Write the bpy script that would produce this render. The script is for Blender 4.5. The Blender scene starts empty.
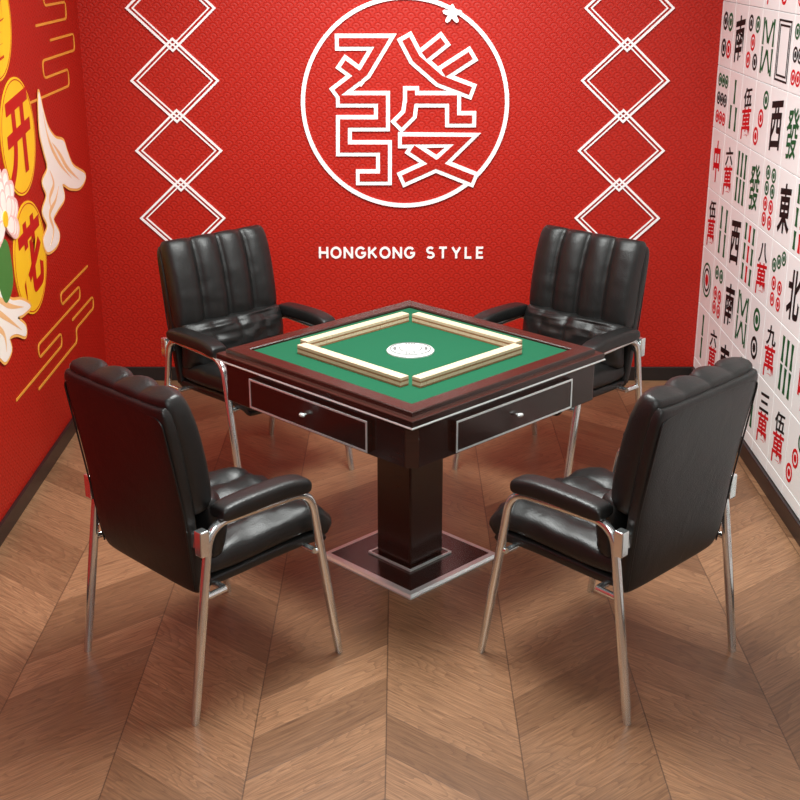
import bpy, bmesh, math, random
from mathutils import Vector, Matrix, noise
random.seed(7)
C = bpy.context.scene.collection
PI = math.pi

# ------------------------------------------------------------------ helpers
class MB:
    def __init__(s): s.v=[]; s.f=[]; s.m=[]
    def add(s, vs, fs, mi=0):
        o=len(s.v); s.v+= [tuple(v) for v in vs]
        for f in fs: s.f.append([i+o for i in f]); s.m.append(mi)
    def box(s,x0,x1,y0,y1,z0,z1,mi=0,fn=None):
        vs=[(x,y,z) for x in (x0,x1) for y in (y0,y1) for z in (z0,z1)]
        if fn: vs=[fn(*v) for v in vs]
        s.add(vs,[(0,1,3,2),(4,6,7,5),(0,4,5,1),(2,3,7,6),(0,2,6,4),(1,5,7,3)],mi)
    def prism(s,poly,fn,d0,d1,mi=0):
        n=len(poly)
        vs=[fn(a,b,d0) for a,b in poly]+[fn(a,b,d1) for a,b in poly]
        fs=[list(range(n))[::-1], list(range(n,2*n))]
        for i in range(n):
            j=(i+1)%n; fs.append((i,j,n+j,n+i))
        s.add(vs,fs,mi)
    def ring(s,c,r0,r1,fn,d0,d1,n=64,mi=0,ry=1.0):
        vs=[];fs=[]
        for i in range(n):
            a=2*PI*i/n; ca,sa=math.cos(a),math.sin(a)*ry
            vs+=[fn(c[0]+r0*ca,c[1]+r0*sa,d0),fn(c[0]+r1*ca,c[1]+r1*sa,d0),fn(c[0]+r1*ca,c[1]+r1*sa,d1),fn(c[0]+r0*ca,c[1]+r0*sa,d1)]
        for i in range(n):
            j=(i+1)%n
            for k in range(4):
                l=(k+1)%4; fs.append((4*i+k,4*j+k,4*j+l,4*i+l))
        s.add(vs,fs,mi)
    def disc(s,c,r,fn,d0,d1,n=40,mi=0):
        s.prism([(c[0]+r*math.cos(2*PI*i/n),c[1]+r*math.sin(2*PI*i/n)) for i in range(n)],fn,d0,d1,mi)
    def stroke(s,pts,w,fn,d0,d1,closed=False,mi=0):
        pts=[Vector(p) for p in pts]; n=len(pts); L=[];R=[]
        ws=w if isinstance(w,(list,tuple)) else [w]*n
        for i in range(n):
            if closed: a=pts[i]-pts[i-1]; b=pts[(i+1)%n]-pts[i]
            else:
                a=pts[i]-pts[i-1] if i>0 else pts[1]-pts[0]
                b=pts[i+1]-pts[i] if i<n-1 else a
            a=a.normalized(); b=b.normalized()
            na=Vector((-a.y,a.x)); nb=Vector((-b.y,b.x)); m=(na+nb).normalized()
            k=min(1/max(m.dot(na),.3),2.4)
            L.append(pts[i]+m*k*ws[i]/2); R.append(pts[i]-m*k*ws[i]/2)
        cnt=n if closed else n-1
        vs=[];fs=[]
        for i in range(n):
            vs+=[fn(L[i].x,L[i].y,d0),fn(R[i].x,R[i].y,d0),fn(R[i].x,R[i].y,d1),fn(L[i].x,L[i].y,d1)]
        for i in range(cnt):
            j=(i+1)%n
            for k in range(4):
                l=(k+1)%4; fs.append((4*i+k,4*j+k,4*j+l,4*i+l))
        if not closed: fs+=[(0,1,2,3),(4*n-1,4*n-2,4*n-3,4*n-4)]
        s.add(vs,fs,mi)
    def tube(s,path,r,n=16,mi=0,flat=1.0):
        path=[Vector(p) for p in path]; m=len(path)
        rs=r if isinstance(r,(list,tuple)) else [r]*m
        T=[(path[min(i+1,m-1)]-path[max(i-1,0)]).normalized() for i in range(m)]
        up=Vector((0,0,1)) if abs(T[0].z)<.9 else Vector((1,0,0))
        N=(up-T[0]*up.dot(T[0])).normalized(); vs=[];fs=[]
        for i in range(m):
            N=(N-T[i]*N.dot(T[i])).normalized(); B=T[i].cross(N)
            for k in range(n):
                a=2*PI*k/n; vs.append(path[i]+N*math.cos(a)*rs[i]+B*math.sin(a)*rs[i]*flat)
        for i in range(m-1):
            for k in range(n):
                l=(k+1)%n; fs.append((i*n+k,i*n+l,(i+1)*n+l,(i+1)*n+k))
        fs.append(list(range(n))[::-1]); fs.append([(m-1)*n+k for k in range(n)])
        s.add(vs,fs,mi)
    def lathe(s,prof,c=(0,0,0),n=40,mi=0):
        vs=[];fs=[];m=len(prof)
        for i in range(n):
            a=2*PI*i/n
            for r,z in prof: vs.append((c[0]+r*math.cos(a),c[1]+r*math.sin(a),c[2]+z))
        for i in range(n):
            j=(i+1)%n
            for k in range(m-1): fs.append((i*m+k,j*m+k,j*m+k+1,i*m+k+1))
        fs.append([i*m for i in range(n)][::-1]); fs.append([i*m+m-1 for i in range(n)])
        s.add(vs,fs,mi)
    def sqloop(s,prof,mi=0):
        m=len(prof); vs=[];fs=[]
        for sx,sy in ((1,1),(-1,1),(-1,-1),(1,-1)):
            for r,z in prof: vs.append((sx*r,sy*r,z))
        for i in range(4):
            j=(i+1)%4
            for k in range(m):
                l=(k+1)%m; fs.append((i*m+k,j*m+k,j*m+l,i*m+l))
        s.add(vs,fs,mi)
    def build(s,name,mats,parent=None,smooth=False,bevel=0,merge=0,segs=2):
        if not isinstance(mats,(list,tuple)): mats=[mats]
        me=bpy.data.meshes.new(name); me.from_pydata(s.v,[],s.f)
        for m in mats: me.materials.append(m)
        me.polygons.foreach_set('material_index',s.m)
        bm=bmesh.new(); bm.from_mesh(me)
        if merge: bmesh.ops.remove_doubles(bm,verts=bm.verts,dist=merge)
        bmesh.ops.recalc_face_normals(bm,faces=bm.faces)
        if smooth:
            for f in bm.faces: f.smooth=True
            for e in bm.edges:
                if len(e.link_faces)==2 and e.calc_face_angle(0)>math.radians(42): e.smooth=False
        bm.to_mesh(me); bm.free()
        o=bpy.data.objects.new(name,me); C.objects.link(o)
        if parent: o.parent=parent
        if bevel:
            b=o.modifiers.new('bevel','BEVEL'); b.width=bevel; b.segments=segs; b.limit_method='ANGLE'; b.angle_limit=math.radians(40)
        return o

def tag(o,label=None,cat=None,group=None,kind=None):
    if label: o['label']=label
    if cat: o['category']=cat
    if group: o['group']=group
    if kind: o['kind']=kind
    return o
def empty(name,loc,rz=0):
    o=bpy.data.objects.new(name,None); C.objects.link(o); o.location=loc; o.rotation_euler=(0,0,rz); o.empty_display_size=.1
    return o
def copy_tree(o,parent=None):
    c=o.copy(); C.objects.link(c); c.parent=parent
    for ch in list(o.children): copy_tree(ch,c)
    return c
def round_path(pts,r,n=6):
    pts=[Vector(p) for p in pts]; out=[pts[0]]
    for i in range(1,len(pts)-1):
        a=(pts[i-1]-pts[i]); b=(pts[i+1]-pts[i]); k=min(r,a.length*.49,b.length*.49)
        p=pts[i]+a.normalized()*k; q=pts[i]+b.normalized()*k
        for j in range(n+1):
            t=j/n; out.append(p*(1-t)**2+pts[i]*2*t*(1-t)+q*t*t)
    out.append(pts[-1]); return out

# ------------------------------------------------------------------ materials
def srgb(r,g,b):
    f=lambda c:((c/255+.055)/1.055)**2.4 if c/255>.04045 else c/255/12.92
    return (f(r),f(g),f(b),1)
class NT:
    def __init__(s,name):
        s.mat=bpy.data.materials.new(name); s.mat.use_nodes=True; s.t=s.mat.node_tree
        s.b=s.t.nodes['Principled BSDF']
    def n(s,ty,**k):
        x=s.t.nodes.new(ty)
        for a,v in k.items(): setattr(x,a,v)
        return x
    def l(s,a,b): s.t.links.new(a,b)
    def math(s,op,a,b=None,clamp=False):
        x=s.n('ShaderNodeMath',operation=op); x.use_clamp=clamp
        for i,v in enumerate((a,b)):
            if v is None: continue
            if isinstance(v,(int,float)): x.inputs[i].default_value=v
            else: s.l(v,x.inputs[i])
        return x.outputs[0]
    def mix(s,f,a,b,mode='MIX'):
        x=s.n('ShaderNodeMix',data_type='RGBA',blend_type=mode)
        for sock,v in ((x.inputs[0],f),(x.inputs[6],a),(x.inputs[7],b)):
            if isinstance(v,(int,float,tuple)): sock.default_value=v
            else: s.l(v,sock)
        return x.outputs[2]
    def bump(s,h,strength,dist):
        x=s.n('ShaderNodeBump'); x.inputs['Strength'].default_value=strength; x.inputs['Distance'].default_value=dist
        s.l(h,x.inputs['Height']); s.l(x.outputs[0],s.b.inputs['Normal'])
def simple(name,col,rough=.5,metal=0,var=.06,scale=30,bump=0,bdist=.001,spec=.5,coat=0):
    k=NT(name); k.b.inputs['Roughness'].default_value=rough; k.b.inputs['Metallic'].default_value=metal
    k.b.inputs['Specular IOR Level'].default_value=spec; k.b.inputs['Coat Weight'].default_value=coat
    tc=k.n('ShaderNodeTexCoord'); no=k.n('ShaderNodeTexNoise'); no.inputs['Scale'].default_value=scale; no.inputs['Detail'].default_value=3
    k.l(tc.outputs['Object'],no.inputs['Vector'])
    dark=tuple(c*(1-var) for c in col[:3])+(1,); lite=tuple(min(1,c*(1+var)) for c in col[:3])+(1,)
    k.l(k.mix(no.outputs['Fac'],dark,lite),k.b.inputs['Base Color'])
    if bump: k.bump(no.outputs['Fac'],bump,bdist)
    return k.mat

def red_wall(name,axis):
    k=NT(name); g=k.n('ShaderNodeNewGeometry'); sp=k.n('ShaderNodeSeparateXYZ'); k.l(g.outputs['Position'],sp.inputs[0])
    Wd,Rh=.050,.022
    zr=k.math('MULTIPLY',sp.outputs[2],1/Rh); row=k.math('FLOOR',zr); fz=k.math('FRACT',zr)
    par=k.math('FRACT',k.math('MULTIPLY',row,.5))          # 0 or .5
    u=k.math('SUBTRACT',k.math('FRACT',k.math('ADD',k.math('MULTIPLY',sp.outputs[axis],1/Wd),par)),.5)
    d=k.math('SQRT',k.math('ADD',k.math('MULTIPLY',k.math('MULTIPLY',u,u),4.0),k.math('MULTIPLY',fz,fz)))
    h=k.math('ABSOLUTE',k.math('SINE',k.math('MULTIPLY',d,PI*1.5)))
    no=k.n('ShaderNodeTexNoise'); no.inputs['Scale'].default_value=30; k.l(g.outputs['Position'],no.inputs['Vector'])
    hh=k.math('ADD',h,k.math('MULTIPLY',no.outputs['Fac'],.4))
    k.bump(hh,.36,.003)
    k.l(k.mix(h,srgb(160,20,8),srgb(180,29,12)),k.b.inputs['Base Color'])  # groove shade put into the colour: darker red where the emboss is low
    k.b.inputs['Roughness'].default_value=.5; k.b.inputs['Specular IOR Level'].default_value=.35
    return k.mat
M={}
M['wall_red']=red_wall('red embossed wall',0); M['wall_red_side']=red_wall('red embossed side wall',1)
M['white']=simple('white relief paint',srgb(254,254,254),.4,var=.005)
M['black_base']=simple('dark baseboard',srgb(34,30,29),.35)
M['tile']=simple('white tile',srgb(248,255,255),.22,var=.005,scale=6)
M['grout']=simple('grey joint',srgb(196,196,194),.7)
M['ink_black']=simple('black ink',srgb(12,16,16),.6,spec=.2)
M['ink_red']=simple('red ink',srgb(204,14,26),.6,spec=.2)
M['ink_green']=simple('green ink',srgb(6,86,44),.6,spec=.2)
M['gold']=simple('gold yellow paint',srgb(255,200,36),.45,var=.05,scale=6)
M['gold_line']=simple('gold line paint',srgb(236,166,62),.35)
M['orange']=simple('orange paint',srgb(250,186,96),.5)
M['cream']=simple('cream paint',srgb(255,250,240),.4,var=.01)
M['peach']=simple('peach shading paint',srgb(246,196,138),.4)
M['pink']=simple('pale pink paint',srgb(250,204,196),.5)
M['leaf']=simple('leaf green paint',srgb(60,130,60),.5)
M['coin_red']=simple('deep red paint',srgb(190,18,10),.45)
M['chrome']=simple('polished chrome',srgb(228,234,234),.13,.92,var=.02)
M['silver']=simple('brushed silver trim',srgb(226,236,236),.32,.5,var=.03)
M['plastic']=simple('white plastic',srgb(206,210,208),.35,var=.01)
M['grey']=simple('grey plastic',srgb(96,100,100),.4)
M['tile_cream']=simple('cream tile plastic',srgb(214,190,160),.45,var=.04,scale=60)
M['tile_tan']=simple('tan tile back',srgb(156,108,74),.4,var=.05,scale=60)
M['felt']=simple('green felt',srgb(30,88,62),.95,var=.08,scale=400,bump=.15,bdist=.0005,spec=.1)

def leather():
    k=NT('black leather'); tc=k.n('ShaderNodeTexCoord')
    a=k.n('ShaderNodeTexNoise'); a.inputs['Scale'].default_value=9; a.inputs['Detail'].default_value=4; a.inputs['Distortion'].default_value=.8
    b=k.n('ShaderNodeTexVoronoi'); b.inputs['Scale'].default_value=260
    k.l(tc.outputs['Object'],a.inputs['Vector']); k.l(tc.outputs['Object'],b.inputs['Vector'])
    h=k.math('ADD',k.math('MULTIPLY',a.outputs['Fac'],.45),k.math('MULTIPLY',b.outputs['Distance'],.09))
    k.bump(h,.5,.01)
    k.l(k.mix(a.outputs['Fac'],srgb(18,18,18),srgb(27,27,26)),k.b.inputs['Base Color'])
    k.b.inputs['Roughness'].default_value=.40; k.b.inputs['Specular IOR Level'].default_value=.48
    return k.mat
M['leather']=leather()
def darkwood(name,c1,c2,r):
    k=NT(name); tc=k.n('ShaderNodeTexCoord'); mp=k.n('ShaderNodeMapping'); mp.inputs['Scale'].default_value=(3,3,40)
    k.l(tc.outputs['Object'],mp.inputs[0]); a=k.n('ShaderNodeTexNoise'); a.inputs['Scale'].default_value=3; a.inputs['Detail'].default_value=5
    k.l(mp.outputs[0],a.inputs['Vector'])
    k.l(k.mix(a.outputs['Fac'],c1,c2),k.b.inputs['Base Color'])
    k.b.inputs['Roughness'].default_value=r
    return k.mat
M['wood']=darkwood('dark lacquered wood',srgb(40,22,18),srgb(60,34,27),.22)
M['wood_red']=darkwood('brown lacquered wood',srgb(40,22,18),srgb(60,34,28),.24)
def floor_mat():
    k=NT('oak chevron planks')
    ug=k.n('ShaderNodeUVMap',uv_map='grain'); ue=k.n('ShaderNodeUVMap',uv_map='edge'); ut=k.n('ShaderNodeUVMap',uv_map='tone')
    mp=k.n('ShaderNodeMapping'); mp.inputs['Scale'].default_value=(2.4,66,1); k.l(ug.outputs[0],mp.inputs[0])
    a=k.n('ShaderNodeTexNoise'); a.inputs['Scale'].default_value=2.6; a.inputs['Detail'].default_value=8; a.inputs['Roughness'].default_value=.7; a.inputs['Distortion'].default_value=.35
    k.l(mp.outputs[0],a.inputs['Vector'])
    mp2=k.n('ShaderNodeMapping'); mp2.inputs['Scale'].default_value=(1.4,9,1); k.l(ug.outputs[0],mp2.inputs[0])
    c=k.n('ShaderNodeTexNoise'); c.inputs['Scale'].default_value=1.5; c.inputs['Detail'].default_value=1.5; c.inputs['Distortion'].default_value=.5
    k.l(mp2.outputs[0],c.inputs['Vector'])
    rings=k.math('FRACT',k.math('MULTIPLY',c.outputs['Fac'],17))
    st=k.n('ShaderNodeSeparateXYZ'); k.l(ut.outputs[0],st.inputs[0])
    base=k.mix(st.outputs[0],srgb(132,97,69),srgb(170,129,95))
    cr=k.n('ShaderNodeMapRange'); cr.inputs['From Min'].default_value=.32; cr.inputs['From Max'].default_value=.68; k.l(a.outputs['Fac'],cr.inputs[0])
    grain=k.mix(cr.outputs[0],(.52,.48,.45,1),(1.14,1.14,1.14,1))
    col=k.mix(1.0,base,grain,'MULTIPLY')
    col=k.mix(k.math('MULTIPLY',k.math('POWER',rings,3),.42),col,srgb(80,54,39))
    vo=k.n('ShaderNodeTexVoronoi'); vo.inputs['Scale'].default_value=3.4; k.l(ug.outputs[0],vo.inputs['Vector'])
    knot=k.math('SUBTRACT',1.0,k.math('MULTIPLY',vo.outputs['Distance'],22),True)
    col=k.mix(k.math('MULTIPLY',knot,.9),col,srgb(42,27,20))
    se=k.n('ShaderNodeSeparateXYZ'); k.l(ue.outputs[0],se.inputs[0])
    def edge(o,w):
        d=k.math('MINIMUM',o,k.math('SUBTRACT',1.0,o))
        return k.math('SUBTRACT',1.0,k.math('DIVIDE',d,w),True)
    e=k.math('MAXIMUM',edge(se.outputs[0],.007),edge(se.outputs[1],.008))
    col=k.mix(k.math('MULTIPLY',e,.75),col,srgb(50,33,24))
    k.l(col,k.b.inputs['Base Color']); k.b.inputs['Roughness'].default_value=.38
    k.bump(k.math('SUBTRACT',k.math('MULTIPLY',a.outputs['Fac'],.25),e),.18,.002)
    return k.mat
M['floor']=floor_mat()

# ------------------------------------------------------------------ camera
F=1276.0; TH=math.radians(19.8); CH=2.06; CT,ST=math.cos(TH),math.sin(TH)
cam=bpy.data.objects.new('camera',bpy.data.cameras.new('camera')); C.objects.link(cam)
cam.location=(0,0,CH); cam.rotation_euler=(PI/2-TH,0,0); cam.data.sensor_width=36; cam.data.lens=36*F/800
bpy.context.scene.camera=cam
WY=6.02; WX=1.456; YN=-1.2; HT=2.8
def ray(px,py):
    a=(px-400)/F; b=(400-py)/F
    return a, CT+ST*b, -ST+CT*b
def bw(px,py):            # real position on the back wall: (x, z)
    a,y,z=ray(px,py); t=WY/y; return (a*t, CH+z*t)
def lw(px,py):            # real position on the left wall: (y, z)
    a,y,z=ray(px,py); t=-WX/a; return (y*t, CH+z*t)
BW=lambda a,b,d: (a,WY-d,b)
LW=lambda a,b,d: (-WX+d,a,b)
RW=lambda a,b,d: (WX-d,a,b)

# ------------------------------------------------------------------ glyphs
_g={}
def glyph(txt,off=0.0,space=1.0):
    key=(txt,off,space)
    if key in _g: return _g[key]
    cu=bpy.data.curves.new('t','FONT'); cu.body=txt; cu.offset=off; cu.space_character=space; cu.resolution_u=5
    o=bpy.data.objects.new('t',cu); C.objects.link(o); bpy.context.view_layer.update()
    dg=bpy.context.evaluated_depsgraph_get(); me=bpy.data.meshes.new_from_object(o.evaluated_get(dg))
    vs=[(v.co.x,v.co.y) for v in me.vertices]; fs=[list(p.vertices) for p in me.polygons]
    bpy.data.objects.remove(o); bpy.data.curves.remove(cu); bpy.data.meshes.remove(me)
    if vs:
        x0=min(v[0] for v in vs);x1=max(v[0] for v in vs);y0=min(v[1] for v in vs);y1=max(v[1] for v in vs)
        w=max(x1-x0,1e-5);h=max(y1-y0,1e-5)
        vs=[((v[0]-(x0+x1)/2)/w,(v[1]-(y0+y1)/2)/h) for v in vs]
    _g[key]=(vs,fs); return _g[key]
def put_text(mb,txt,c,w,h,fn,d,sx=1,mi=0,off=0.0,space=1.0,shear=0,lift=0):
    vs,fs=glyph(txt,off,space)
    mb.add([fn(c[0]+sx*(v[0]*w+shear*v[1]*h),c[1]+v[1]*h+lift*v[0]*w,d) for v in vs],fs,mi)

# ------------------------------------------------------------------ room
mb=MB(); mb.box(-WX-.12,WX+.12,WY,WY+.12,0,HT); tag(mb.build('wall_back',M['wall_red']),'red embossed back wall behind the table','wall',kind='structure')
mb=MB(); mb.box(-WX-.12,-WX,YN,WY,0,HT); tag(mb.build('wall_left',M['wall_red_side']),'red embossed left wall with a painted mural','wall',kind='structure')
mb=MB(); mb.box(WX+.012,WX+.12,YN,WY,0,HT); wr=tag(mb.build('wall_right',M['grout']),'white tiled right wall covered in game tile symbols','wall',kind='structure')
TW,THh=.22,.28; Y0=WY-.02; Z0=.265-THh/2
mb=MB(); ncol=int((Y0-YN)/TW); 
for r in range(-1,10):
    for c in range(-1,ncol):
        ya=Y0-TW*(c+1)+.0008; yb=min(Y0-TW*c-.0008,WY); za=max(Z0+THh*r+.0008,.072); zb=min(Z0+THh*(r+1)-.0008,HT)
        if yb-ya<.01 or zb-za<.02: continue
        mb.box(WX,WX+.014,ya,yb,za,zb)
mb.build('tile_cladding',M['tile'],wr,bevel=.0025)
# symbols on the tiles
mb=MB(); BK,RD,GN=0,1,2
def tdot(cx,cz,r,mi):
    mb.ring((cx,cz),r*.68,r,RW,.0004,.0012,20,mi); mb.disc((cx,cz),r*.42,RW,.0004,.0012,12,mi)
def rod(cx,cz,w,h,mi,ang=0):
    ca,sa=math.cos(ang),math.sin(ang)
    P=[(-w/2,-h/2),(w/2,-h/2),(w*.34,-h*.1),(w*.34,h*.1),(w/2,h/2),(-w/2,h/2),(-w*.34,h*.1),(-w*.34,-h*.1)]
    mb.prism([(cx+x*ca-z*sa,cz+x*sa+z*ca) for x,z in P],RW,.0004,.0012,mi)
num={1:'一',2:'二',3:'三',4:'四',5:'伍',6:'六',7:'七',8:'八',9:'九'}
def symbol(kind,cx,cz):
    if kind[0]=='w':
        n=int(kind[1]); h=.082 if n>3 else .024*n+.004
        put_text(mb,num[n],(cx,cz+.058),.125,h,RW,.001,-1,BK,.024,lift=.16)
        put_text(mb,'萬',(cx,cz-.048),.14,.13,RW,.001,-1,RD,.016,lift=.16)
    elif kind[0]=='c':
        ch={'d':'東','n':'南','x':'西','b':'北'}.get(kind[1])
        if ch: put_text(mb,ch,(cx,cz),.15,.19,RW,.001,-1,BK,.024,lift=.14)
        elif kind[1]=='f': put_text(mb,'發',(cx,cz),.15,.19,RW,.001,-1,GN,.012,lift=.14)
        elif kind[1]=='z': put_text(mb,'中',(cx,cz),.115,.19,RW,.001,-1,RD,.026,lift=.10)
        elif kind[1]=='p':
            for w,h in ((.16,.22),(.125,.185)):
                mb.stroke([(cx-w/2,cz-h/2),(cx+w/2,cz-h/2),(cx+w/2,cz+h/2),(cx-w/2,cz+h/2)],.008,RW,.0004,.0012,True,BK)
    elif kind[0]=='o':
        n=int(kind[1])
        if n==1:
            mb.ring((cx,cz),.072,.082,RW,.0004,.0012,40,GN); mb.ring((cx,cz),.045,.056,RW,.0004,.0012,30,BK); mb.disc((cx,cz),.028,RW,.0004,.0012,20,RD); return
        L={2:[(0,.060),(0,-.060)],3:[(-.052,.078),(0,0),(.052,-.078)],4:[(-.045,.058),(.045,.058),(-.045,-.058),(.045,-.058)],
           5:[(-.053,.074),(.053,.074),(0,0),(-.053,-.074),(.053,-.074)],6:[(x,z) for z in (.082,-.015,-.082) for x in (-.04,.04)],
           7:[(-.058,.100),(0,.074),(.058,.048)]+[(x,z) for z in (-.02,-.084) for x in (-.04,.04)],
           8:[(x,z) for z in (.093,.031,-.031,-.093) for x in (-.04,.04)],9:[(x,z) for z in (.082,0,-.082) for x in (-.061,0,.061)]}[n]
        r={2:.048,3:.037,4:.040,5:.034,6:.032,7:.028,8:.029,9:.029}[n]
        for i,(x,z) in enumerate(L):
            mi=GN if z>.01 else (RD if z<-.01 or n in(3,5) else BK)
            if n in (3,5) and x==0: mi=RD
            elif n in (2,4,5) and i%2: mi=BK
            tdot(cx+x,cz+z,r,mi)
    else:
        n=int(kind[1])
        if n==8:
            for s in (1,-1):
                for x in (-.072,.072): rod(cx+x,cz+s*.056,.021,.104,GN)
                for x in (-.027,.027): rod(cx+x,cz+s*.056,.021,.095,GN,(.55 if x*s<0 else -.55))
            return
        L={2:[(0,.056),(0,-.056)],3:[(0,.056),(-.045,-.056),(.045,-.056)],4:[(x,z) for x in(-.045,.045) for z in (.056,-.056)],
           5:[(x,z) for x in(-.057,.057) for z in (.056,-.056)]+[(0,0)],6:[(x,z) for x in(-.057,0,.057) for z in (.056,-.056)],
           7:[(0,.09)]+[(x,z) for x in(-.057,0,.057) for z in (.0,-.083)],9:[(x,z) for x in(-.061,0,.061) for z in (.086,0,-.086)]}[n]
        hh=.070 if n in (7,9) else .102
        for x,z in L: rod(cx+x,cz+z,.029,hh,RD if (x==0 and n in (5,7,9)) else GN)
grid={5:['o4','cn','o5','b8','cp','o9','b4','w2'],
      4:['o9','b3','w5','o3','cx','cf','w7','o6'],
      3:['cz','w6','b6','cf','o8','cd','b9','cn'],
      2:['w5','b4','cx','b9','w8','o7','cb','w4'],
      1:['o1','o6','cn','b8','o2','w9','b6','cz'],
      0:['b2','w6','cn','o7','b5','w3','w5','o3']}
pool=['o2','o3','o4','o5','o6','o8','o9','b2','b3','b4','b6','b8','b9','w1','w2','w3','w4','w7','w8','w9','cd','cn','cx','cb','cf','cz','cp']
for r in range(0,9):
    for c in range(ncol):
        k=grid[r][c] if r in grid and c<8 else random.choice(pool)
        if Z0+THh*(r+1)>HT: continue
        symbol(k,Y0-TW*(c+.5),Z0+THh*(r+.5))
mb.build('tile_symbols',[M['ink_black'],M['ink_red'],M['ink_green']],wr)

for nm,b in (('baseboard_back',(-WX,WX,WY-.014,WY,0,.07)),('baseboard_left',(-WX,-WX+.014,YN,WY-.014,0,.07)),('baseboard_right',(WX-.014,WX+.012,YN,WY-.014,0,.07))):
    mb=MB(); mb.box(*b); tag(mb.build(nm,M['black_base'],bevel=.003),'dark baseboard along the '+nm[10:]+' wall','baseboard',kind='structure')

# chevron floor
W=.365; PHh=.19; SL=.85; X0=-.038
bm=bmesh.new(); lg=bm.loops.layers.uv.new('grain'); le=bm.loops.layers.uv.new('edge'); lt=bm.loops.layers.uv.new('tone')
ca=1/math.hypot(1,SL)
for c in range(-5,5):
    xl=X0+c*W; xr=xl+W; up=(c%2!=0)       # line rises towards the seam at X0
    oL,oR=(0,SL*W) if up else (SL*W,0)
    for k in range(-6,42):
        y=YN+k*PHh
        ps=[(xl,y+oL),(xr,y+oR),(xr,y+oR+PHh),(xl,y+oL+PHh)]
        f=bm.faces.new([bm.verts.new((p[0],p[1],0)) for p in ps])
        ru,rv,rt=random.random()*40,random.random()*40,random.random()
        Lp=W/ca; Wp=PHh*ca; sk=PHh*SL*ca*(1 if up else -1)
        g=[(0,0),(Lp,0),(Lp+sk,Wp),(sk,Wp)]
        for i,lp in enumerate(f.loops):
            lp[lg].uv=(g[i][0]+ru,g[i][1]+rv); lp[le].uv=((0,0,1,1)[i],(0,1,1,0)[i]); lp[lt].uv=(rt,0)
for co,no in (((-WX,0,0),(-1,0,0)),((WX,0,0),(1,0,0)),((0,WY,0),(0,1,0)),((0,YN,0),(0,-1,0))):
    bmesh.ops.bisect_plane(bm,geom=bm.verts[:]+bm.edges[:]+bm.faces[:],plane_co=co,plane_no=no,clear_outer=True)
bmesh.ops.recalc_face_normals(bm,faces=bm.faces)
for f in bm.faces:
    if f.normal.z<0: f.normal_flip()
me=bpy.data.meshes.new('floor'); bm.to_mesh(me); bm.free(); me.materials.append(M['floor'])
fl=bpy.data.objects.new('floor',me); C.objects.link(fl); tag(fl,'brown wooden floor in a chevron pattern','floor',kind='structure')

# ------------------------------------------------------------------ back wall decoration
em=empty('wall_emblem',(0,0,0)); tag(em,'large white ring around an outlined character on the red back wall','wall emblem')
cx,cz=bw(405,104); rr=(bw(507,104)[0]-bw(303,104)[0])/2
mb=MB(); mb.ring((cx,cz),rr-.010,rr+.009,BW,.0005,.010,128); mb.build('ring',M['white'],em)
strokes=[[(335,42),(382,42),(364,72),(334,95)],[(340,61),(366,80)],
 [(404,35),(416,58),(440,79),(474,92)],[(446,38),(421,58)],[(474,53),(440,75)],
 [(336,99),(382,99),(382,123),(344,123),(344,148),(384,148),(384,177),(356,177)],
 [(411,86),(411,99),(453,99),(453,119),(476,119)],[(411,99),(409,114),(396,127)],
 [(398,140),(463,140),(440,162),(400,180)],[(409,146),(436,164),(476,180)]]
mo=MB(); mi_=MB()
for i,s in enumerate(strokes):
    P=[bw(*p) for p in s]; mo.stroke(P,.074,BW,.0005,.0080+.0003*i)
    Q=[Vector(p) for p in P]; a=(Q[0]-Q[1]).normalized(); b=(Q[-1]-Q[-2]).normalized(); Q[0]-=a*.018; Q[-1]-=b*.018
    mi_.stroke([tuple(q) for q in Q],.037,BW,.0115,.0122+.0001*i)
ch=mo.build('character',M['white'],em); mi_.build('character_face',M['wall_red'],ch)
mb=MB(); fc=bw(452,14)
for i in range(5):
    a=2*PI*i/5+.3; p=(fc[0]+.024*math.cos(a),fc[1]+.022*math.sin(a))
    mb.prism([(p[0]+.022*math.cos(a)*math.cos(t)-.011*math.sin(a)*math.sin(t),p[1]+.022*math.sin(a)*math.cos(t)+.011*math.cos(a)*math.sin(t)) for t in [2*PI*j/14 for j in range(14)]],BW,.011,.018+.0004*i)
mb.disc(fc,.010,BW,.018,.024,12)
mb.build('flower',M['white'],em)

# lettering: each letter a part, built from even-width square-ended strokes
lt_=empty('wall_lettering',(0,WY,bw(400,252)[1])); tag(lt_,'white capital lettering reading HONGKONG STYLE under the emblem','lettering')
def arc(cx_,cy_,rx,ry,a0,a1,n=10):
    return [(cx_+rx*math.cos(math.radians(a0+(a1-a0)*i/n)),cy_+ry*math.sin(math.radians(a0+(a1-a0)*i/n))) for i in range(n+1)]
LT={'H':[[(0,-.07),(0,1.07)],[(.74,-.07),(.74,1.07)],[(0,.5),(.74,.5)]],
    'O':['closed',arc(.45,.5,.45,.5,0,345,23)],
    'N':[[(0,-.07),(0,1.07)],[(0,1.0),(.74,0)],[(.74,-.07),(.74,1.07)]],
    'G':[arc(.45,.5,.45,.5,42,345,22)+[(.88,.46),(.50,.46)]],
    'K':[[(0,-.07),(0,1.07)],[(.68,1.02),(.04,.40)],[(.24,.58),(.72,-.02)]],
    'S':[arc(.33,.75,.31,.26,35,260,10)+arc(.33,.25,.33,.26,80,-145,10)],
    'T':[[(-.02,1),(.76,1)],[(.37,-.07),(.37,1.0)]],
    'Y':[[(0,1.05),(.38,.42)],[(.76,1.05),(.38,.42)],[(.38,.46),(.38,-.07)]],
    'L':[[(0,1.07),(0,0),(.58,0)]],
    'E':[[(.60,1),(0,1),(0,0),(.60,0)],[(0,.5),(.54,.5)]]}
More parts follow.
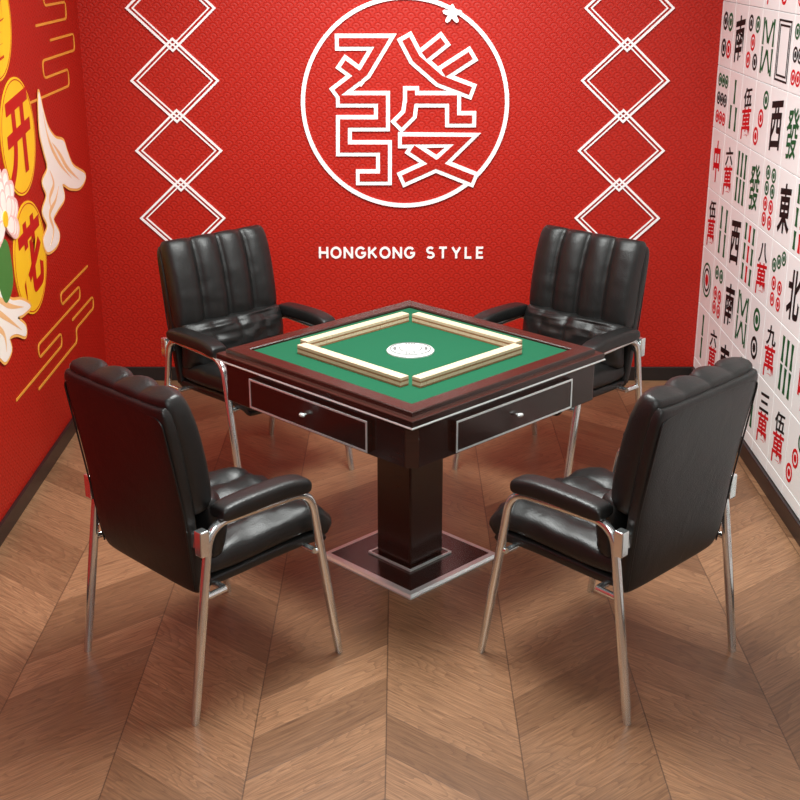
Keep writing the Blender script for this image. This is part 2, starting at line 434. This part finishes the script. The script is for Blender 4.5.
zt=bw(400,247.6)[1]; zb=bw(400,257.4)[1]; Hh=zt-zb
for wd,p0,p1 in (('HONGKONG',320,414),('STYLE',427,483)):
    a=bw(p0,252.5)[0]; b=bw(p1,252.5)[0]
    ws=[max(p[0] for st in LT[ch_] if st!='closed' for p in st) for ch_ in wd]
    gap=((b-a)-sum(ws)*Hh)/(len(wd)-1); x=a
    for i,ch_ in enumerate(wd):
        mb=MB(); cl=LT[ch_][0]=='closed'
        for q,st in enumerate([t for t in LT[ch_] if t!='closed']):
            P=[(x+p[0]*Hh,zb-lt_.location.z+p[1]*Hh) for p in st]
            mb.stroke(P,.0105,lambda u,v,d:(u,-d,v),0,.0055+.0002*q,cl)
        o=mb.build('letter',M['white'],lt_); x+=ws[i]*Hh+gap

for sgn,lab in ((-1,'left'),(1,'right')):
    xc=sgn*abs(bw(176,100)[0]); hw=.198; z4=bw(181,218)[1]; hh=.186
    step=(bw(170,8)[1]-z4)/3
    dc=empty('diamond_chain',(xc,WY,z4)); tag(dc,'vertical chain of white outlined diamonds '+lab+' of the emblem','wall decoration')
    DW=lambda a,b,d:(a,-d,b)
    for i in range(5):
        z=step*i; mb=MB()
        mb.stroke([(-hw,z),(0,z+hh),(hw,z),(0,z-hh)],.0095,DW,.0002,.008+.0004*i,True)
        k=.026
        mb.stroke([(-hw+k,z),(0,z+hh-k*.95),(hw-k,z),(0,z-hh+k*.95)],.0060,DW,.0002,.007+.0004*i,True)
        mb.build('diamond',M['white'],dc)

# ------------------------------------------------------------------ left wall mural
mu=empty('wall_mural',(0,0,0)); tag(mu,'painted mural of gold medallions, ribbons and cloud lines on left wall','mural')
for i,(y,z,chx) in enumerate(((4.915,.886,'花'),(4.915,1.356,'开'),(4.74,1.80,'富'))):
    mb=MB(); mb.disc((y,z),.222,LW,.0005,.004,64); mb.ring((y,z),.210,.214,LW,.004,.0048,64,1)
    md=mb.build('medallion',[M['gold'],M['coin_red']],mu)
    mb=MB(); put_text(mb,chx,(y,z),.32,.31,LW,.0052,1,0,.038,lift=.12); mb.build('character',M['coin_red'],md)
def smoothpoly(P,n=6):
    out=[];L=len(P)
    for i in range(L):
        p0,p1,p2,p3=[Vector(P[(i+j-1)%L]) for j in range(4)]
        for k in range(n):
            t=k/n; out.append(tuple(.5*((2*p1)+(p2-p0)*t+(2*p0-5*p1+4*p2-p3)*t*t+(3*p1-p0-3*p2+p3)*t**3)))
    return out
def smoothline(P,n=6):
    out=[];L=len(P)
    for i in range(L-1):
        p0,p1,p2,p3=[Vector(P[min(max(i+j-1,0),L-1)]) for j in range(4)]
        for k in range(n+(i==L-2)):
            t=k/n; out.append(tuple(.5*((2*p1)+(p2-p0)*t+(2*p0-5*p1+4*p2-p3)*t*t+(3*p1-p0-3*p2+p3)*t**3)))
    return out
# each ribbon: one smooth silhouette with fold lines
sil=[[(37,92),(42,112),(47,128),(54,138),(62,141),(66,152),(72,166),(84,175),(79,187),(69,188),(61,184),(63,198),(56,210),(52,220),(58,234),(55,246),(46,252),(42,240),(46,226),(41,212),(45,196),(41,182),(46,168),(42,150),(38,130)],
     [(-32,284),(-14,282),(2,292),(10,300),(20,300),(29,306),(22,314),(16,318),(24,326),(24,336),(15,334),(8,338),(10,350),(4,362),(-3,358),(-8,372),(-20,384),(-36,370),(-30,340),(-44,320)]]
folds=[[[(41,112),(46,136),(52,152),(60,166),(70,178)],[(50,142),(58,154),(66,168),(78,180)],[(48,170),(52,184),(48,198),(50,212)],[(57,186),(54,200),(48,214),(52,230),(49,246)]],
       [[(-24,296),(-6,298),(8,306),(22,307)],[(-28,312),(-10,310),(4,318),(20,330)],[(-26,330),(-10,326),(2,334),(5,352)],[(-28,350),(-18,346),(-12,360),(-14,374)]]]
for R,Fo in zip(sil,folds):
    P=smoothpoly([lw(*p) for p in R])
    mb=MB(); mb.stroke(P,.022,LW,.0052,.0058,True); e=mb.build('ribbon_edge',M['orange'],mu)
    mb=MB(); mb.prism(P,LW,.0060,.0068); mb.build('ribbon',M['cream'],e)
    mb=MB()
    for q,fo in enumerate(Fo):
        L=smoothline([lw(*p) for p in fo],8); n=len(L)
        mb.stroke(L,[.001+.023*math.sin(PI*i/(n-1))**1.3 for i in range(n)],LW,.0069,.0072+.0001*q)
    mb.build('ribbon_fold',M['peach'],e)
mb=MB(); fc=lw(1,222)
def petal(c,a,L,w,d,mi):
    P=[]
    for j in range(24):
        t=2*PI*j/24; x=L*(1-math.cos(t))/2; y=w*math.sin(t)*(1-.35*math.cos(t))
        P.append((c[0]+x*math.cos(a)-y*math.sin(a),c[1]+x*math.sin(a)+y*math.cos(a)))
    mb.prism(P,LW,.0062,d,mi)
i=0
for R_,n_,wd in ((.20,9,.042),(.16,7,.040),(.12,5,.036)):
    for k in range(n_):
        a=-.35+(PI+.7)*(k/(n_-1)); petal(fc,a,R_,wd,.0085+.0004*i,1); petal((fc[0]+.004*math.cos(a),fc[1]+.004*math.sin(a)),a,R_*.90,wd*.78,.0087+.0004*i,0); i+=1
mb.disc((fc[0],fc[1]+.01),.03,LW,.0062,.0190,20,2)
mb.build('lotus_flower',[M['cream'],M['pink'],M['gold']],mu)
mb=MB(); P=smoothpoly([lw(*p) for p in ((-6,244),(4,240),(9,258),(11,285),(4,303),(-4,280))]); mb.prism(P,LW,.0072,.0079); mb.build('leaf',M['leaf'],mu)
def cloud(lines,name):
    mb=MB()
    for i,L in enumerate(lines): 
        P=[tuple(p)[:2] for p in round_path([(a,b,0) for a,b in L],.03,6)]
        mb.stroke(P,.010,LW,.0005,.003+.0002*i)
    mb.build(name,M['gold_line'],mu)
cloud([[(4.55,.42),(5.25,.42),(5.25,.475),(4.9,.475),(4.9,.53),(5.62,.53),(5.62,.585),(5.3,.585),(5.3,.635),(5.8,.635)],
       [(4.85,.36),(5.5,.36),(5.5,.42),(5.85,.42),(5.85,.475),(5.45,.475)]],'cloud_line')
cloud([[(5.0,1.46),(5.75,1.46),(5.75,1.53),(5.35,1.53),(5.35,1.60),(5.9,1.60),(5.9,1.67),(5.5,1.67)],
       [(5.3,1.74),(5.8,1.74),(5.8,1.81),(5.45,1.81),(5.45,1.88),(5.9,1.88)]],'cloud_line')

# ------------------------------------------------------------------ table
TX,TY=.035,4.08; TZ=.765
tb=empty('mahjong_table',(TX,TY,0),PI/4)
tag(tb,'dark wooden square game table with green felt top and pedestal in room centre','table')
mb=MB(); mb.sqloop([(.379,TZ-.02),(.379,TZ+.006),(.383,TZ+.009),(.432,TZ+.009),(.436,TZ+.007),(.438,TZ-.005),(.459,TZ-.006),(.461,TZ-.008),(.461,TZ-.026),(.379,TZ-.026)])
mb.build('tabletop_frame',M['wood_red'],tb,bevel=.0008)
mb=MB(); mb.sqloop([(.44,TZ-.032),(.44,TZ-.026),(.4625,TZ-.026),(.4640,TZ-.029),(.4625,TZ-.032)]); mb.build('metal_trim',M['silver'],tb)
mb=MB(); mb.box(-.3795,.3795,-.3795,.3795,TZ-.012,TZ); mb.build('felt_surface',M['felt'],tb)
mb=MB(); k=.028; h=.450
octo=[(h,-h+k),(h,h-k),(h-k,h),(-h+k,h),(-h,h-k),(-h,-h+k),(-h+k,-h),(h-k,-h)]
mb.prism(octo,lambda a,b,d:(a,b,d),.598,TZ-.0261); mb.build('housing',M['wood'],tb,bevel=.003)
for q in range(4):
    R=Matrix.Rotation(q*PI/2,3,'Z'); fn=lambda x,y,z:tuple(R@Vector((x,y,z)))
    mb=MB(); mb.box(-.280,.280,-.468,-.44,.612,.714,0,fn); dr=mb.build('drawer',M['wood'],tb,bevel=.002)
    mb=MB(); f2=lambda a,b,d:fn(a,-.468-d,b)
    mb.stroke([(-.2765,.6155),(.2765,.6155),(.2765,.7105),(-.2765,.7105)],.006,f2,-.0005,.0015,True); mb.build('drawer_trim',M['silver'],dr)
    mb=MB(); pr=[(.004,0),(.0035,.008),(.007,.011),(.0085,.016),(.006,.021),(.001,.023)]
    n=20;vs=[];fs=[]
    for i in range(n):
        for r,z in pr: vs.append(f2(1.5*r*math.cos(2*PI*i/n),.664+.8*r*math.sin(2*PI*i/n),z-.0005))
    for i in range(n):
        for j in range(len(pr)-1): fs.append((i*6+j,((i+1)%n)*6+j,((i+1)%n)*6+j+1,i*6+j+1))
    fs.append([i*6+5 for i in range(n)]); fs.append([i*6 for i in range(n)])
    mb.add(vs,fs); mb.build('knob',M['silver'],dr,smooth=True)
mb=MB(); mb.box(-.082,.082,-.082,.082,.020,.598); mb.build('pedestal',M['wood'],tb,bevel=.006)
mb=MB(); mb.box(-.103,.103,-.103,.103,.014,.020); fg=mb.build('pedestal_flange',M['wood'],tb,bevel=.001)
mb=MB(); mb.sqloop([(.098,.0195),(.098,.0212),(.1045,.0212),(.1045,.0145),(.1025,.0145)]); mb.build('flange_trim',M['silver'],fg)
mb=MB(); mb.box(-.200,.200,-.200,.200,.003,.0135); bp=mb.build('base_plate',M['wood_red'],tb,bevel=.001)
mb=MB(); mb.sqloop([(.199,0),(.199,.0145),(.218,.0125),(.227,.006),(.227,0)]); mb.build('base_trim',M['silver'],bp,bevel=.0008)
U=lambda a,b,d:(a,b,d)
mb=MB(); mb.lathe([(.080,0),(.080,.004),(.076,.008),(.055,.010),(.001,.010)],(0,0,TZ),64); cc=mb.build('centre_console',M['plastic'],tb,smooth=True)
mb=MB(); mb.ring((0,0),.066,.0685,U,TZ+.0085,TZ+.0104,64); mb.ring((0,0),.037,.0395,U,TZ+.0095,TZ+.0108,48)
for k in range(4):
    for j in range(4):
        a=PI/2*k+(j-1.5)*.17+PI/4; mb.prism([(.048*math.cos(a-.05),.048*math.sin(a-.05)),(.058*math.cos(a-.05),.058*math.sin(a-.05)),(.058*math.cos(a+.05),.058*math.sin(a+.05)),(.048*math.cos(a+.05),.048*math.sin(a+.05))],U,TZ+.0092,TZ+.0108)
mb.build('console_marking',M['grey'],cc)
mb=MB(); mb.lathe([(.036,0),(.034,.004),(.020,.008),(.001,.0095)],(0,0,TZ+.0100),48); mb.build('dice_dome',M['plastic'],cc,smooth=True)

# tiles
tw,td,th=.0284,.036,.0155; pit=.0286
mb=MB(); mb.box(-tw/2+.0002,tw/2-.0002,-td/2,td/2,0,.0060,1); mb.box(-tw/2+.0002,tw/2-.0002,-td/2,td/2,.0060,th,0)
t0=mb.build('mahjong_tile',[M['tile_cream'],M['tile_tan']],merge=.0001,bevel=.0009); first=True
rows=[('near left',0),('near right',1),('far right',2),('far left',3)]
for nm,q in rows:
    a=q*PI/2
    for lay in (0,1):
        for i in range(17):
            if first: o=t0; first=False
            else: o=t0.copy(); C.objects.link(o)
            lx,ly=-.268,-.243+pit*(i+.5)+.004
            p=Matrix.Rotation(a+PI/4,2)@Vector((lx,ly))
            o.location=(TX+p.x,TY+p.y,TZ+lay*th); o.rotation_euler=(0,0,a+PI/4+PI/2)
            tag(o,'cream game tile in the %s layer of the %s row on the felt'%(('lower','upper')[lay],nm),'game tile','%s layer tiles of the %s row'%(('lower','upper')[lay],nm))

# ------------------------------------------------------------------ chairs
def E(t,n): return max(0,1-abs(2*t-1)**n)**(1/n)
def cat(P,s):
    n=len(P)-1; x=min(max(s,0),1)*n; i=min(int(x),n-1); t=x-i
    g=lambda j:Vector(P[min(max(j,0),n)])
    p0,p1,p2,p3=g(i-1),g(i),g(i+1),g(i+2)
    return .5*((2*p1)+(p2-p0)*t+(2*p0-5*p1+4*p2-p3)*t*t+(3*p1-p0-3*p2+p3)*t**3)
def pad(name,path,W,Tf,Tb,nch,parent,mat,sign=1,chd=.4,nu=72,nv=40,n=4,scal=0,wr=.004,taper=(1,1),x0=0,round_=.07,seed=0,exp=.5):
    fr=[];bk=[]
    for j in range(nv+1):
        v=(1-math.cos(PI*j/nv))/2; p=cat(path,v); d=(cat(path,v+.01)-cat(path,v-.01)).normalized()
        N=Vector((d.y,-d.x))*sign
        w=W*(taper[0]*(1-v)+taper[1]*v)*(1-round_*abs(2*v-1)**9)
        for i in range(nu+1):
            u=(1-math.cos(PI*i/nu))/2 if nch==0 else (.5*(1-math.cos(PI*i/nu))/2+.5*i/nu)
            c=abs(math.sin(nch*PI*u))**exp if nch else 1
            if nch and (u<.5/nch or u>1-.5/nch): c=1
            x=w/2*(2*u-1); e=E(u,n)*E(v,n)
            q=p+d*scal*c*(2*v-1 if v>.5 else 0)**4
            wn=wr*noise.noise(Vector((x*16+seed,v*9,seed)))+wr*.8*noise.noise(Vector((x*5+seed,v*26,seed)))
            f=q+N*(Tf*e*(1-chd+chd*c)+wn*e); b=q-N*(Tb*e)
            fr.append((x+x0,f.x,f.y)); bk.append((x+x0,b.x,b.y))
    mb=MB(); fs=[(j*(nu+1)+i,j*(nu+1)+i+1,(j+1)*(nu+1)+i+1,(j+1)*(nu+1)+i) for j in range(nv) for i in range(nu)]
    mb.add(fr,fs); mb.add(bk,[f[::-1] for f in fs])
    o=mb.build(name,mat,parent,merge=.00005)
    for pl in o.data.polygons: pl.use_smooth=True
    return o
def make_chair():
    r=empty('armchair',(0,0,0)); L=M['leather']; Cc=M['chrome']
    sp=[(-.20,.385),(-.05,.39),(.12,.395),(.235,.39),(.27,.365)]
    pad('seat',sp,.47,.022,.030,0,r,L,-1,0)
    sp2=[(-.19,.425),(-.05,.425),(.12,.434),(.228,.430),(.280,.385)]
    pad('seat_cushion',sp2,.475,.064,.028,4,r,L,-1,.42,wr=.011,seed=3,exp=.6)
    bp_=[(-.185,.36),(-.202,.46),(-.220,.62),(-.245,.78),(-.275,.928)]
    bs=pad('backrest',bp_,.50,.022,.030,0,r,L,1,0,taper=(.93,1.0),n=5)
    up=[(-.185,.600),(-.200,.71),(-.222,.82),(-.258,.945)]
    pad('back_cushion',up,.49,.078,.036,4,r,L,1,.50,scal=.005,wr=.002,seed=5,n=4.0,exp=.62)
    lu=[(-.150,.455),(-.138,.535),(-.156,.635)]
    pad('lumbar_cushion',lu,.485,.088,.03,4,r,L,1,.16,wr=.016,seed=8,n=2.6)
    # seam piping round the back shell
    P=[]
    for x,v in [(-.225,.06),(-.240,.5),(-.236,.93)]+[(-.12,.955),(0,.955),(.12,.955)]+[(.236,.93),(.240,.5),(.225,.06)]:
        p=cat(bp_,v); P.append((x,p.x-.022,p.y))
    mb=MB(); mb.tube(round_path(P,.03),.0028,8); mb.build('piping',L,bs,smooth=True)
    for s in (-1,1):
        x=.272*s
        F0=Vector((x+.004*s,.272,0)); F1=Vector((x,.175,.572)); R1=Vector((x,-.185,.582)); R0=Vector((x+.004*s,-.272,0))
        full=round_path([F0,F1,R1,R0],.07,10)
        zc=.49
        top=[p for p in full if p.z>=zc]
        cf=F0.lerp(F1,zc/F1.z); cr=R0.lerp(R1,zc/R1.z)
        def leg(a,b):
            mb=MB(); mb.tube([a.lerp(b,t) for t in (0,.15,.5,1)],[.0115,.0135,.014,.0135],16,flat=1.0); mb.build('leg',Cc,r,smooth=True)
        leg(F0,cf); leg(R0,cr)
        mb=MB(); mb.tube([cf]+top+[cr],.0135,16); mb.build('arm_frame',Cc,r,smooth=True)
        ap=[(-.158,.604),(-.05,.608),(.075,.608),(.156,.596)]
        pad('armrest',ap,.074,.030,.022,0,r,L,-1,0,nu=28,nv=36,x0=x,wr=0,round_=.18,n=4)
        mb=MB(); mb.box(min(x,.235*s),max(x,.235*s),-.222,-.200,.515,.560); mb.box(x-.016,x+.016,-.226,-.196,.50,.575)
        mb.build('bracket',Cc,r,bevel=.004)
    mb=MB()
    for y in (.19,-.14): mb.tube([(-.268,y+.0,.372 if y>0 else .372),(.268,y,.372)],.010,12)
    for s in (-1,1): 
        mb.tube([(s*.268,.19,.372),(s*.272,.21,.372)],.010,12); mb.tube([(s*.268,-.14,.372),(s*.273,-.218,.372)],.010,12)
    mb.build('seat_support',Cc,r,smooth=True)
    return r
ch0=make_chair()
spots=[(-.575,3.436,-PI/4,'black leather armchair seen from behind with its back toward the lower left corner'),
       (.637,3.436,PI/4,'black leather armchair seen from behind with its back toward the tiled wall'),
       (-.588,4.885,-PI/4-PI/2-math.radians(2),'black leather armchair facing the viewer at far side of table beside the mural wall'),
       (.613,4.885,PI/4+PI/2+math.radians(2),'black leather armchair facing the viewer at far side of table beside the tiled wall')]
for i,(x,y,a,lab) in enumerate(spots):
    c=ch0 if i==0 else copy_tree(ch0)
    c.location=(x,y,0); c.rotation_euler=(0,0,a); tag(c,lab,'chair','armchairs around the game table')

# ------------------------------------------------------------------ light
def area(name,loc,rot,size,power,col=(.975,1,.975),sy=None,spread=PI):
    l=bpy.data.lights.new(name,'AREA'); l.energy=power; l.size=size; l.color=col; l.spread=spread
    if sy: l.shape='RECTANGLE'; l.size_y=sy
    o=bpy.data.objects.new(name,l); C.objects.link(o); o.location=loc; o.rotation_euler=rot
area('ceiling_light',(0,3.8,2.75),(0,0,0),.8,70,sy=1.0,spread=math.radians(150))
area('front_light',(0,.6,2.75),(math.radians(40),0,0),1.5,42)
for x in (-.7,.7):
    area('wall_light',(x,4.9,2.7),(math.radians(32),0,0),.3,10)
area('emblem_fill',(0,4.6,2.7),(math.radians(48),0,0),.25,6,spread=math.radians(90))  # unseen lamp added to give the emblem a slight glow
w=bpy.data.worlds.new('world'); bpy.context.scene.world=w; w.use_nodes=True
w.node_tree.nodes['Background'].inputs[0].default_value=(.96,1,1,1); w.node_tree.nodes['Background'].inputs[1].default_value=.24
bpy.context.scene.view_settings.view_transform='Standard'
